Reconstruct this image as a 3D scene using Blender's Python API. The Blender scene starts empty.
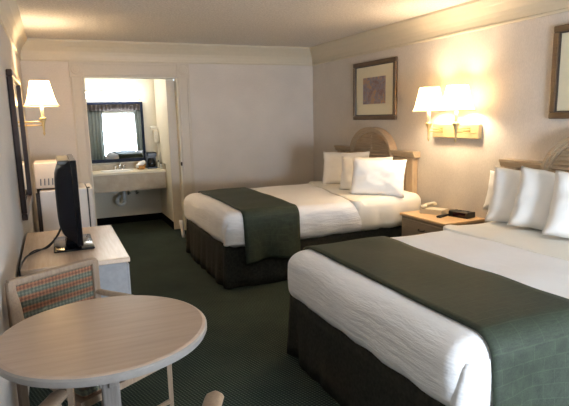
import bpy, bmesh, math, random
from mathutils import Vector, Matrix, noise
random.seed(7)
COL = bpy.context.scene.collection
PI = math.pi

# ------------------------------------------------------------------ materials
def lin(c):
    return tuple(((x/255)/12.92 if x/255 <= .04045 else (((x/255)+.055)/1.055)**2.4) for x in c) + (1,)

class NT:
    def __init__(s, name):
        s.m = bpy.data.materials.new(name); s.m.use_nodes = True
        s.t = s.m.node_tree; s.n = s.t.nodes; s.l = s.t.links
        s.b = s.n['Principled BSDF']; s.out = s.n['Material Output']
    def node(s, typ, **kw):
        nd = s.n.new(typ)
        for k, v in kw.items(): setattr(nd, k, v)
        return nd
    def coord(s, scale=(1,1,1), rot=(0,0,0)):
        tc = s.node('ShaderNodeTexCoord'); mp = s.node('ShaderNodeMapping')
        mp.inputs['Scale'].default_value = scale; mp.inputs['Rotation'].default_value = rot
        s.l.new(tc.outputs['Object'], mp.inputs['Vector']); return mp.outputs['Vector']
    def noise(s, vec, scale, detail=4, rough=.55):
        nd = s.node('ShaderNodeTexNoise'); nd.inputs['Scale'].default_value = scale
        nd.inputs['Detail'].default_value = detail; nd.inputs['Roughness'].default_value = rough
        s.l.new(vec, nd.inputs['Vector']); return nd.outputs['Fac']
    def ramp(s, fac, stops):
        r = s.node('ShaderNodeValToRGB'); e = r.color_ramp.elements
        while len(e) < len(stops): e.new(.5)
        for k, (p, c) in enumerate(stops): e[k].position = p; e[k].color = c
        s.l.new(fac, r.inputs['Fac']); return r.outputs['Color']
    def bump(s, h, strength, dist=.01):
        b = s.node('ShaderNodeBump'); b.inputs['Strength'].default_value = strength
        b.inputs['Distance'].default_value = dist
        s.l.new(h, b.inputs['Height']); s.l.new(b.outputs['Normal'], s.b.inputs['Normal'])
    def set(s, **kw):
        for k, v in kw.items(): s.b.inputs[k.replace('_', ' ')].default_value = v
        return s
    def math(s, op, a, b=None):
        m = s.node('ShaderNodeMath', operation=op)
        for i, v in enumerate((a, b)):
            if v is None: continue
            if isinstance(v, (int, float)): m.inputs[i].default_value = v
            else: s.l.new(v, m.inputs[i])
        return m.outputs[0]

def plain(name, c, rough=.5, metal=0, nz=.06, scale=30, bump=0, c2=None, spec=.5, stretch=(1,1,1)):
    t = NT(name); v = t.coord(stretch)
    a = lin(c); b = lin(c2) if c2 else tuple(min(1, x*(1-nz*2)) for x in a[:3])+(1,)
    f = t.noise(v, scale)
    t.l.new(t.ramp(f, [(.3, b), (.7, a)]), t.b.inputs['Base Color'])
    t.set(Roughness=rough, Metallic=metal); t.b.inputs['Specular IOR Level'].default_value = spec
    if bump: t.bump(f, bump)
    return t.m

M = {}
def wallpaper(name, c):
    t = NT(name); v = t.coord()
    f1 = t.noise(v, 2.2, 3); f2 = t.noise(t.coord((60, 60, 18)), 3.0, 5, .6)
    f = t.math('ADD', t.math('MULTIPLY', f1, .35), t.math('MULTIPLY', f2, .65))
    a = lin(c); b = tuple(x*.80 for x in a[:3])+(1,)
    t.l.new(t.ramp(f, [(.35, b), (.65, a)]), t.b.inputs['Base Color'])
    t.set(Roughness=.75); t.b.inputs['Specular IOR Level'].default_value = .25
    t.bump(f2, .25, .004); return t.m
M['wall'] = wallpaper('wallpaper', (216, 207, 197))
M['alcove'] = plain('alcove_paint', (222, 216, 200), .6, nz=.02)
def ceiling():
    t = NT('popcorn_ceiling'); v = t.coord()
    f = t.noise(v, 55, 6, .75)
    t.l.new(t.ramp(f, [(.35, lin((196, 188, 178))), (.65, lin((234, 227, 217)))]), t.b.inputs['Base Color'])
    t.set(Roughness=.9); t.bump(f, .6, .01); return t.m
M['ceiling'] = ceiling()
M['trim'] = plain('cream_trim', (205, 194, 172), .45, nz=.02)
M['casing'] = plain('casing_paint', (200, 189, 172), .45, nz=.02)
def carpet():
    t = NT('green_carpet')
    tc = t.node('ShaderNodeTexCoord'); mp = t.node('ShaderNodeMapping')
    mp.inputs['Rotation'].default_value = (0, 0, .5)
    t.l.new(tc.outputs['Object'], mp.inputs['Vector'])
    sp = t.node('ShaderNodeSeparateXYZ'); t.l.new(mp.outputs['Vector'], sp.inputs[0])
    k = 2*PI/.026
    s1 = t.math('SINE', t.math('MULTIPLY', sp.outputs[0], k)); s2 = t.math('SINE', t.math('MULTIPLY', sp.outputs[1], k))
    d = t.math('MULTIPLY', s1, s2)
    f = t.noise(t.coord(), 260, 3, .7)
    g = t.noise(t.coord(), 2.0, 3, .6)
    h = t.math('ADD', t.math('MULTIPLY', d, .22), t.math('ADD', t.math('MULTIPLY', f, .6), t.math('MULTIPLY', g, .2)))
    t.l.new(t.ramp(h, [(.18, lin((25, 32, 29))), (.45, lin((46, 55, 48))), (.66, lin((86, 95, 83)))]), t.b.inputs['Base Color'])
    t.set(Roughness=.95); t.b.inputs['Specular IOR Level'].default_value = .1
    t.bump(h, .5, .006); return t.m
M['carpet'] = carpet()
M['cove'] = plain('black_cove_base', (10, 10, 12), .9, spec=.1)
def linen(name, c):
    t = NT(name); f = t.noise(t.coord((2, 1.2, 9)), 3.2, 5, .6)
    a = lin(c); t.l.new(t.ramp(f, [(.3, tuple(x*.97 for x in a[:3])+(1,)), (.7, a)]), t.b.inputs['Base Color'])
    t.set(Roughness=.8); t.b.inputs['Specular IOR Level'].default_value = .2; t.bump(f, .55, .02); return t.m
M['sheet'] = linen('white_sheet', (238, 235, 234))
M['cuff'] = plain('cream_white_sheet', (234, 229, 219), .8, nz=.015, scale=9, spec=.2)
M['pillow'] = plain('white_pillowcase', (242, 239, 235), .85, nz=.015, scale=9, spec=.2)
def scarf():
    t = NT('green_quilted_scarf')
    f = t.noise(t.coord((3, 40, 3)), 6, 4); g = t.noise(t.coord(), 160, 3)
    tc = t.node('ShaderNodeTexCoord'); br = t.node('ShaderNodeTexBrick')
    sp = t.node('ShaderNodeSeparateXYZ'); cb = t.node('ShaderNodeCombineXYZ')
    t.l.new(tc.outputs['Object'], sp.inputs[0])
    t.l.new(sp.outputs[0], cb.inputs[0]); t.l.new(t.math('SUBTRACT', sp.outputs[1], sp.outputs[2]), cb.inputs[1])
    t.l.new(cb.outputs[0], br.inputs['Vector'])
    br.inputs['Scale'].default_value = 1; br.inputs['Brick Width'].default_value = .11; br.inputs['Row Height'].default_value = .055
    br.inputs['Mortar Size'].default_value = .0022
    br.inputs['Color1'].default_value = (0, 0, 0, 1); br.inputs['Color2'].default_value = (.08, .08, .08, 1); br.inputs['Mortar'].default_value = (1, 1, 1, 1)
    h = t.math('ADD', t.math('MULTIPLY', f, .5), t.math('ADD', t.math('MULTIPLY', g, .4), t.math('MULTIPLY', br.outputs['Color'], .14)))
    t.l.new(t.ramp(h, [(.3, lin((31, 38, 28))), (.7, lin((57, 66, 50)))]), t.b.inputs['Base Color'])
    t.set(Roughness=.7); t.b.inputs['Specular IOR Level'].default_value = .35
    t.bump(h, .35, .006); return t.m
M['scarf'] = scarf()
M['skirt'] = plain('dark_bed_skirt', (54, 53, 46), .85, scale=50, c2=(36, 35, 31), spec=.15)
def wood(name, c, c2, axis='y', rough=.45, sc=8):
    st = {'x': (1, 14, 14), 'y': (14, 1, 14), 'z': (14, 14, 1)}[axis]
    t = NT(name); f = t.noise(t.coord(st), sc, 6, .6); g = t.noise(t.coord(), 3, 2)
    h = t.math('ADD', t.math('MULTIPLY', f, .8), t.math('MULTIPLY', g, .2))
    t.l.new(t.ramp(h, [(.32, lin(c2)), (.68, lin(c))]), t.b.inputs['Base Color'])
    t.set(Roughness=rough); t.bump(f, .06, .002); return t.m
M['headwood'] = wood('headboard_wood', (186, 165, 138), (160, 139, 113), 'y')
M['headwood_v'] = wood('headboard_post_wood', (190, 169, 142), (166, 144, 117), 'z')
M['nightwood'] = wood('nightstand_wood', (216, 182, 140), (198, 162, 120), 'y', .35)
M['nightside'] = wood('nightstand_front_wood', (168, 148, 122), (146, 126, 100), 'y', .5)
M['tabletop'] = wood('table_laminate', (182, 158, 138), (166, 142, 122), 'x', .32, 3)
M['tablerim'] = plain('table_rim', (142, 136, 130), .4)
M['palewood'] = wood('pale_wood', (156, 134, 112), (134, 112, 92), 'z', .45)
M['greywood'] = wood('grey_washed_wood', (150, 142, 136), (126, 118, 110), 'z', .5)
M['dressertop'] = wood('dresser_laminate', (222, 198, 176), (208, 182, 158), 'y', .25, 4)
M['dresserside'] = plain('dresser_side', (156, 154, 154), .5, c2=(144, 142, 143))
def cane():
    t = NT('woven_cane'); tc = t.node('ShaderNodeTexCoord'); sp = t.node('ShaderNodeSeparateXYZ')
    t.l.new(tc.outputs['Object'], sp.inputs[0])
    x, z = sp.outputs[0], sp.outputs[2]
    k = 2*PI/.034
    a = t.math('SINE', t.math('MULTIPLY', t.math('ADD', x, z), k)); b = t.math('SINE', t.math('MULTIPLY', t.math('SUBTRACT', x, z), k))
    w = t.math('MULTIPLY', a, b)
    st = t.math('SINE', t.math('MULTIPLY', z, 2*PI/.052))
    n = t.noise(t.coord(), 60, 2)
    base = t.ramp(t.math('ADD', t.math('MULTIPLY', st, .5), .5), [(.25, lin((118, 124, 108))), (.5, lin((142, 122, 98))), (.8, lin((158, 104, 76)))])
    mx = t.node('ShaderNodeMixRGB', blend_type='MULTIPLY'); mx.inputs[0].default_value = .85
    t.l.new(base, mx.inputs[1])
    t.l.new(t.ramp(t.math('ADD', t.math('MULTIPLY', w, .5), t.math('MULTIPLY', n, 1.0)), [(.3, (.4, .4, .4, 1)), (.75, (1.0, .97, .9, 1))]), mx.inputs[2])
    t.l.new(mx.outputs[0], t.b.inputs['Base Color']); t.set(Roughness=.7); t.bump(w, .4, .003); return t.m
M['cane'] = cane()
M['blackgloss'] = plain('gloss_black', (12, 13, 17), .12, nz=.02)
M['tvback'] = plain('tv_housing', (12, 15, 26), .45, nz=.05, spec=.3)
M['tvlit'] = plain('tv_lit_top', (110, 108, 104), .4)  # light on the housing's top, put into a grey base colour
M['screen'] = plain('tv_screen', (8, 9, 12), .08)
M['cable'] = plain('black_cable', (22, 20, 20), .5)
M['fridge'] = plain('white_enamel', (216, 208, 202), .35, nz=.02)
M['mwave'] = plain('microwave_cream', (222, 206, 190), .4, nz=.02)
M['slot'] = plain('dark_slot', (110, 108, 112), .7)
M['gasket'] = plain('dark_gasket', (60, 58, 60), .7)
M['coil'] = plain('condenser_dark', (44, 36, 34), .6)
M['marble'] = plain('beige_laminate', (178, 166, 144), .4, scale=9, c2=(158, 144, 122))
M['marbletop'] = plain('counter_top', (214, 204, 180), .3, nz=.02)
M['sinkwhite'] = plain('sink_porcelain', (235, 235, 232), .15, nz=.01)
M['chrome'] = plain('chrome', (210, 212, 216), .12, 1, nz=.01)
M['pvc'] = plain('white_pvc', (208, 214, 218), .35, nz=.02)
M['navy'] = plain('navy_frame', (16, 27, 50), .55, nz=.1, spec=.2)
M['mirror'] = plain('mirror_glass', (235, 238, 238), .01, 1, nz=.003, scale=1)
M['darkframe'] = wood('dark_mahogany', (58, 38, 32), (34, 24, 22), 'z', .3)
M['picframe'] = wood('brown_frame', (108, 84, 58), (80, 60, 40), 'y', .35)
M['picframe_in'] = plain('dark_fillet', (64, 56, 50), .4)
M['mat'] = plain('cream_mat', (226, 217, 190), .7, nz=.02)
def art():
    t = NT('abstract_print'); v = t.coord((1, 1, 1)); f = t.noise(v, 14, 5, .7); g = t.noise(v, 7, 3)
    h = t.math('ADD', t.math('MULTIPLY', f, .7), t.math('MULTIPLY', g, .3))
    t.l.new(t.ramp(h, [(.32, lin((92, 84, 88))), (.42, lin((140, 112, 114))), (.5, lin((132, 134, 146))), (.58, lin((186, 140, 104))), (.7, lin((136, 144, 144)))]), t.b.inputs['Base Color'])
    t.set(Roughness=.6); return t.m
M['art'] = art()
M['brass'] = plain('antique_brass', (200, 176, 126), .45, .4, nz=.05)
M['plate'] = plain('cream_sconce_plate', (190, 168, 124), .4, .2, nz=.04)
M['candle'] = plain('ivory_sleeve', (240, 226, 190), .5, nz=.01)
def shade():
    t = NT('lamp_shade_fabric'); f = t.noise(t.coord(), 60, 3)
    t.l.new(t.ramp(f, [(.3, lin((250, 236, 206))), (.7, lin((255, 244, 220)))]), t.b.inputs['Base Color'])
    tr = t.node('ShaderNodeBsdfTranslucent'); tr.inputs[0].default_value = lin((255, 232, 190))
    mx = t.node('ShaderNodeMixShader'); mx.inputs[0].default_value = .62
    t.set(Roughness=.9)
    t.b.inputs['Emission Color'].default_value = (1, .86, .66, 1); t.b.inputs['Emission Strength'].default_value = .8
    t.l.new(t.b.outputs[0], mx.inputs[1]); t.l.new(tr.outputs[0], mx.inputs[2]); t.l.new(mx.outputs[0], t.out.inputs[0]); return t.m
M['shade'] = shade()
M['band'] = plain('shade_band', (222, 190, 130), .6)
def emis(name, c, s):
    t = NT(name); f = t.noise(t.coord(), 5)
    t.l.new(t.ramp(f, [(0, lin(c)), (1, lin(c))]), t.b.inputs['Emission Color']); t.b.inputs['Emission Strength'].default_value = s; return t.m
M['tube'] = emis('fluorescent_lens', (255, 250, 242), 15)
M['phone'] = plain('ivory_phone', (216, 206, 184), .4, nz=.02)
M['clock'] = plain('black_plastic', (16, 15, 20), .35)
M['coffee'] = plain('coffee_maker_black', (20, 24, 38), .3)
M['amber'] = plain('amber_basket', (190, 140, 80), .5)
M['towel'] = plain('white_towel', (238, 238, 238), .9)
M['bottle'] = plain('pale_bottle', (200, 200, 190), .3)
M['dispenser'] = plain('white_dispenser', (236, 232, 220), .35)
M['brasslatch'] = plain('brass_latch', (60, 42, 26), .5, .4)
M['curtain'] = plain('grey_green_curtain', (172, 174, 164), .9, scale=20)
M['valance'] = plain('taupe_valance', (120, 104, 96), .9, scale=20)
t = NT('window_glass'); t.set(Roughness=0.0); t.b.inputs['Transmission Weight'].default_value = 1
t.l.new(t.ramp(t.noise(t.coord(), 1), [(0, (.95, .97, 1, 1)), (1, (.97, .98, 1, 1))]), t.b.inputs['Base Color']); M['glass'] = t.m

# ------------------------------------------------------------------ helpers
def link(name, me, mat, parent=None, smooth=False):
    o = bpy.data.objects.new(name, me); COL.objects.link(o)
    for m in (mat if isinstance(mat, (list, tuple)) else [mat]): me.materials.append(m)
    if smooth:
        for p in me.polygons: p.use_smooth = True
        if smooth != 'all':
            for e in me.edges: pass
            try: me.set_sharp_from_angle(angle=math.radians(40))
            except Exception: pass
    if parent is not None: o.parent = parent
    return o
def obj(name, bm, mat, parent=None, smooth=False, recalc=True):
    if recalc: bmesh.ops.recalc_face_normals(bm, faces=bm.faces[:])
    me = bpy.data.meshes.new(name); bm.to_mesh(me); bm.free()
    return link(name, me, mat, parent, smooth)
def thing(name, label, cat, loc=(0,0,0), rotz=0, group=None):
    o = bpy.data.objects.new(name, None); COL.objects.link(o); o.empty_display_size = .1
    o.location = loc; o.rotation_euler = (0, 0, rotz); return tag(o, label, cat, group)
def tag(o, label, cat, group=None):
    o['label'] = label; o['category'] = cat
    if group: o['group'] = group
    return o
def struct(o): o['kind'] = 'structure'; return o
def BM(): return bmesh.new()
def box(bm, x0, x1, y0, y1, z0, z1, bev=0, seg=2, mi=0):
    vs = [bm.verts.new((x, y, z)) for x in (x0, x1) for y in (y0, y1) for z in (z0, z1)]
    fs = [bm.faces.new([vs[i] for i in f]) for f in ((0,1,3,2),(4,6,7,5),(0,4,5,1),(2,3,7,6),(0,2,6,4),(1,5,7,3))]
    for f in fs: f.material_index = mi
    if bev:
        es = list({e for f in fs for e in f.edges})
        bmesh.ops.bevel(bm, geom=es, offset=bev, segments=seg, profile=.5, affect='EDGES')
    return bm
def lathe(bm, prof, c=(0,0,0), n=24, cap=True):
    rings = []
    for r, z in prof:
        rings.append([bm.verts.new((c[0]+r*math.cos(2*PI*k/n), c[1]+r*math.sin(2*PI*k/n), c[2]+z)) for k in range(n)])
    for a, b in zip(rings, rings[1:]):
        for k in range(n): bm.faces.new((a[k], a[(k+1)%n], b[(k+1)%n], b[k]))
    if cap: bm.faces.new(rings[0][::-1]); bm.faces.new(rings[-1])
    return bm
def tube(bm, pts, r, n=8, flat=None):
    pts = [Vector(p) for p in pts]; rings = []
    up = Vector((0, 0, 1))
    for i, p in enumerate(pts):
        d = (pts[min(i+1, len(pts)-1)] - pts[max(i-1, 0)]).normalized()
        s = d.cross(up)
        if s.length < .1: s = d.cross(Vector((1, 0, 0)))
        s.normalize(); u = s.cross(d).normalized()
        rr = r[i] if isinstance(r, (list, tuple)) else r
        ru = rr if flat is None else flat
        rings.append([bm.verts.new(p + s*rr*math.cos(2*PI*k/n) + u*ru*math.sin(2*PI*k/n)) for k in range(n)])
    for a, b in zip(rings, rings[1:]):
        for k in range(n): bm.faces.new((a[k], a[(k+1)%n], b[(k+1)%n], b[k]))
    bm.faces.new(rings[0][::-1]); bm.faces.new(rings[-1]); return bm
def smoothpath(pts, n=6):
    P = [Vector(p) for p in pts]; out = []
    for i in range(len(P)-1):
        p0, p1, p2, p3 = P[max(i-1, 0)], P[i], P[i+1], P[min(i+2, len(P)-1)]
        for k in range(n):
            t = k/n
            out.append(.5*((2*p1)+(-p0+p2)*t+(2*p0-5*p1+4*p2-p3)*t*t+(-p0+3*p1-3*p2+p3)*t**3))
    return out+[P[-1]]
def prism(bm, poly, a0, a1, axis='x', mi=0):
    def mk(p, a): return {'x': (a, p[0], p[1]), 'y': (p[0], a, p[1]), 'z': (p[0], p[1], a)}[axis]
    A = [bm.verts.new(mk(p, a0)) for p in poly]; B = [bm.verts.new(mk(p, a1)) for p in poly]
    n = len(poly); fs = [bm.faces.new(A), bm.faces.new(B[::-1])]
    for k in range(n): fs.append(bm.faces.new((A[k], B[k], B[(k+1)%n], A[(k+1)%n])))
    for f in fs: f.material_index = mi
    return bm
def solidify(o, th, off=0):
    m = o.modifiers.new('Solidify', 'SOLIDIFY'); m.thickness = th; m.offset = off; return o

W, H, YR = 3.815, 2.457, -8.2
# ------------------------------------------------------------------ room shell
b = BM(); box(b, -.2, W+.2, YR-.2, 1.2, -.1, 0); struct(obj('floor', b, M['carpet']))
b = BM(); box(b, -.2, W+.2, YR-.2, .12, H, H+.1); struct(obj('ceiling', b, M['ceiling']))
b = BM(); box(b, -.12, 0, YR-.12, .12, 0, H); struct(obj('wall_left', b, M['wall']))
b = BM(); box(b, W, W+.12, YR-.12, .12, 0, H); struct(obj('wall_right', b, M['wall']))
OL, OR, OT = .676, 1.826, 2.036
b = BM(); box(b, 0, OL, 0, .12, 0, H); box(b, OR, W, 0, .12, 0, H); box(b, OL, OR, 0, .12, OT, H)
struct(obj('wall_far', b, M['wall']))
WX0, WX1, WZ0, WZ1 = 1.66, 2.74, .36, 1.76
b = BM(); box(b, 0, WX0, YR-.12, YR, 0, H); box(b, WX1, W, YR-.12, YR, 0, H); box(b, WX0, WX1, YR-.12, YR, 0, WZ0); box(b, WX0, WX1, YR-.12, YR, WZ1, H)
struct(obj('wall_rear', b, M['wall']))
# alcove
b = BM(); box(b, .45, .52, .12, 1.05, 0, 2.3); struct(obj('wall_alcove_left', b, M['alcove']))
b = BM(); box(b, 1.70, 1.80, .12, 1.05, 0, 2.3); struct(obj('wall_alcove_right', b, M['alcove']))
b = BM(); box(b, .45, 1.8, .97, 1.05, 0, 2.3); struct(obj('wall_alcove_far', b, M['alcove']))
b = BM(); box(b, .45, 1.8, .12, 1.05, 2.3, 2.38); struct(obj('ceiling_alcove', b, M['alcove']))
b = BM(); box(b, .52, 1.70, .958, .969, 0, .1); box(b, 1.688, 1.699, .13, .958, 0, .1); struct(obj('baseboard_alcove', b, M['cove']))
# crown moulding, mitred around the room
prof = [(0, 2.214), (.014, 2.214), (.018, 2.222), (.018, 2.234), (.012, 2.240), (.016, 2.290), (.026, 2.325), (.048, 2.365), (.056, 2.380), (.062, 2.386), (.086, 2.420), (.096, 2.430), (.1, 2.436), (.1, H+.001), (0, H+.001)]
def loop_trim(name, prof, mat, x0, x1, y0, y1):
    b = BM(); R = []
    for sx, sy, X, Y in ((1, 1, x0, y0), (-1, 1, x1, y0), (-1, -1, x1, y1), (1, -1, x0, y1)):
        R.append([b.verts.new((X+sx*d, Y+sy*d, z)) for d, z in prof])
    n = len(prof)
    for k in range(4):
        A, B = R[k], R[(k+1)%4]
        for i in range(n): b.faces.new((A[i], A[(i+1)%n], B[(i+1)%n], B[i]))
    return struct(obj(name, b, mat))
loop_trim('trim_1', prof, M['trim'], 0, W, YR, 0)
# casing around the opening with corner blocks
def casing_profile(b, x0, x1, z0, z1, vertical=True):
    box(b, x0, x1, -.018, 0, z0, z1)
    if vertical:
        w = x1-x0
        box(b, x0+.012, x0+.034, -.026, -.017, z0, z1, .003, 1); box(b, x1-.034, x1-.012, -.026, -.017, z0, z1, .003, 1)
    else:
        box(b, x0, x1, -.026, -.017, z1-.034, z1-.014, .003, 1); box(b, x0, x1, -.026, -.017, z0+.014, z0+.034, .003, 1)
CO0, CO1 = .523, 1.984
b = BM(); casing_profile(b, CO0, OL, 0, OT); struct(obj('trim_2', b, M['casing']))
b = BM(); casing_profile(b, OR, CO1, 0, OT); struct(obj('trim_3', b, M['casing']))
b = BM(); casing_profile(b, OL, OR, OT, 2.214, False); struct(obj('trim_4', b, M['casing']))
for k, (x0, x1) in enumerate(((CO0, OL), (OR, CO1))):
    b = BM(); box(b, x0-.004, x1+.004, -.028, 0, OT, 2.214, .003, 1)
    cx, cz = (x0+x1)/2, (OT+2.214)/2
    for r0, dy in ((.055, -.034), (.03, -.038)):
        vs = [b.verts.new((cx+r0*math.cos(2*PI*q/20), dy, cz+r0*math.sin(2*PI*q/20))) for q in range(20)]
        vs2 = [b.verts.new((cx+(r0+.008)*math.cos(2*PI*q/20), -.028, cz+(r0+.008)*math.sin(2*PI*q/20))) for q in range(20)]
        b.faces.new(vs)
        for q in range(20): b.faces.new((vs[q], vs2[q], vs2[(q+1)%20], vs[(q+1)%20]))
    struct(obj('trim_%d' % (5+k), b, M['casing']))
# jamb lining
b = BM(); box(b, OL-.001, OL+.012, -.012, .121, 0, OT); box(b, OR-.012, OR+.001, -.012, .121, 0, OT); box(b, OL, OR, -.012, .121, OT-.012, OT+.001)
struct(obj('trim_7', b, M['alcove']))
b = BM(); box(b, 1.70, OR-.012, .108, .125, 0, OT-.03); struct(obj('trim_8', b, M['casing']))
# baseboards
def baseb(name, x0, x1, y0, y1):
    b = BM(); box(b, x0, x1, y0, y1, 0, .09, .004, 1); struct(obj(name, b, M['casing']))
baseb('baseboard_left', 0, .013, YR, 0); baseb('baseboard_right', W-.013, W, YR, 0)
baseb('baseboard_far_left', .013, CO0, -.013, 0); baseb('baseboard_far_right', CO1, W-.013, -.013, 0)
baseb('baseboard_rear', .013, W-.013, YR, YR+.013)
# strike plate on the casing
b = BM(); box(b, OR-.018, OR+.004, -.032, -.010, .885, .935, .004, 1)
tag(obj('strike_plate', b, M['brasslatch']), 'small dark brass strike plate on the right jamb of vanity opening', 'strike plate')
# rear window (seen only in the alcove mirror)
b = BM()
for x0, x1, z0, z1 in ((WX0, WX0+.05, WZ0, WZ1), (WX1-.05, WX1, WZ0, WZ1), (WX0, WX1, WZ0, WZ0+.05), (WX0, WX1, WZ1-.05, WZ1)):
    box(b, x0, x1, YR-.1, YR-.05, z0, z1)
wn = struct(obj('window_1', b, M['alcove']))
b = BM(); box(b, WX0+.05, WX1-.05, YR-.08, YR-.074, WZ0+.05, WZ1-.05); obj('pane', b, M['glass'], wn)
def curtain(x0, x1, z0, z1, y, amp, folds, mat, name, label, cat, group=None):
    b = BM(); n = folds*8; A = []
    for k in range(n+1):
        t = k/n; x = x0+(x1-x0)*t; yy = y+amp*math.sin(2*PI*folds*t)
        A.append([b.verts.new((x, yy, z0)), b.verts.new((x, yy+.004, (z0+z1)/2)), b.verts.new((x, y+(yy-y)*.6, z1))])
    for p, q in zip(A, A[1:]):
        for i in range(2): b.faces.new((p[i], q[i], q[i+1], p[i+1]))
    o = obj(name, b, mat, smooth='all'); solidify(o, .004); return tag(o, label, cat, group)
curtain(1.0, 1.72, .1, 1.86, YR+.09, .03, 7, M['curtain'], 'window_curtain', 'grey-green curtain panel left in the vanity mirror reflection', 'curtain')
curtain(2.68, 3.35, .1, 1.86, YR+.09, .03, 7, M['curtain'], 'window_curtain', 'grey-green curtain panel right in the vanity mirror reflection', 'curtain')
curtain(.95, 3.4, 1.80, 2.1, YR+.17, .02, 22, M['valance'], 'window_valance', 'gathered taupe valance above the window reflected in the vanity mirror', 'valance')

# ------------------------------------------------------------------ soft goods
def rbox(bm, x0, x1, y0, y1, z0, z1, r, step=.06, rx=None, fn=None):
    c = Vector(((x0+x1)/2, (y0+y1)/2, (z0+z1)/2)); h = Vector(((x1-x0)/2, (y1-y0)/2, (z1-z0)/2))
    def axis(hh):
        inner = hh-r; n = max(2, int(2*inner/step)); k = 5
        a = [-hh+r*(1-math.cos(PI/2*i/k)) if False else -hh + r*i/k for i in range(k)]
        return a+[-inner+2*inner*i/n for i in range(n+1)]+[-x for x in reversed(a)]
    ax = [axis(h.x), axis(h.y), axis(h.z)]
    cache = {}
    def V(p):
        key = tuple(round(t, 5) for t in p)
        if key in cache: return cache[key]
        q = Vector(p); inn = Vector([max(-(h[i]-r), min(h[i]-r, q[i])) for i in range(3)])
        d = q-inn
        if d.length > 1e-9:
            m = max(abs(t) for t in d)/r
            d = d.normalized()*r*min(1, m) if m > 0 else d
        res = inn+d+c
        if fn: res = fn(res)
        cache[key] = bm.verts.new(res); return cache[key]
    for i in range(3):
        j, k = (i+1) % 3, (i+2) % 3
        for s in (-1, 1):
            for a in range(len(ax[j])-1):
                for bb in range(len(ax[k])-1):
                    def mk(u, v):
                        p = [0, 0, 0]; p[i] = s*h[i]; p[j] = ax[j][u]; p[k] = ax[k][v]; return V(p)
                    f = [mk(a, bb), mk(a+1, bb), mk(a+1, bb+1), mk(a, bb+1)]
                    if s < 0: f.reverse()
                    try: bm.faces.new(f)
                    except ValueError: pass
    return bm
def wob(p, amp, sc, seed=0):
    return noise.noise(Vector((p.x*sc+seed, p.y*sc, p.z*sc)))*amp

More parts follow.
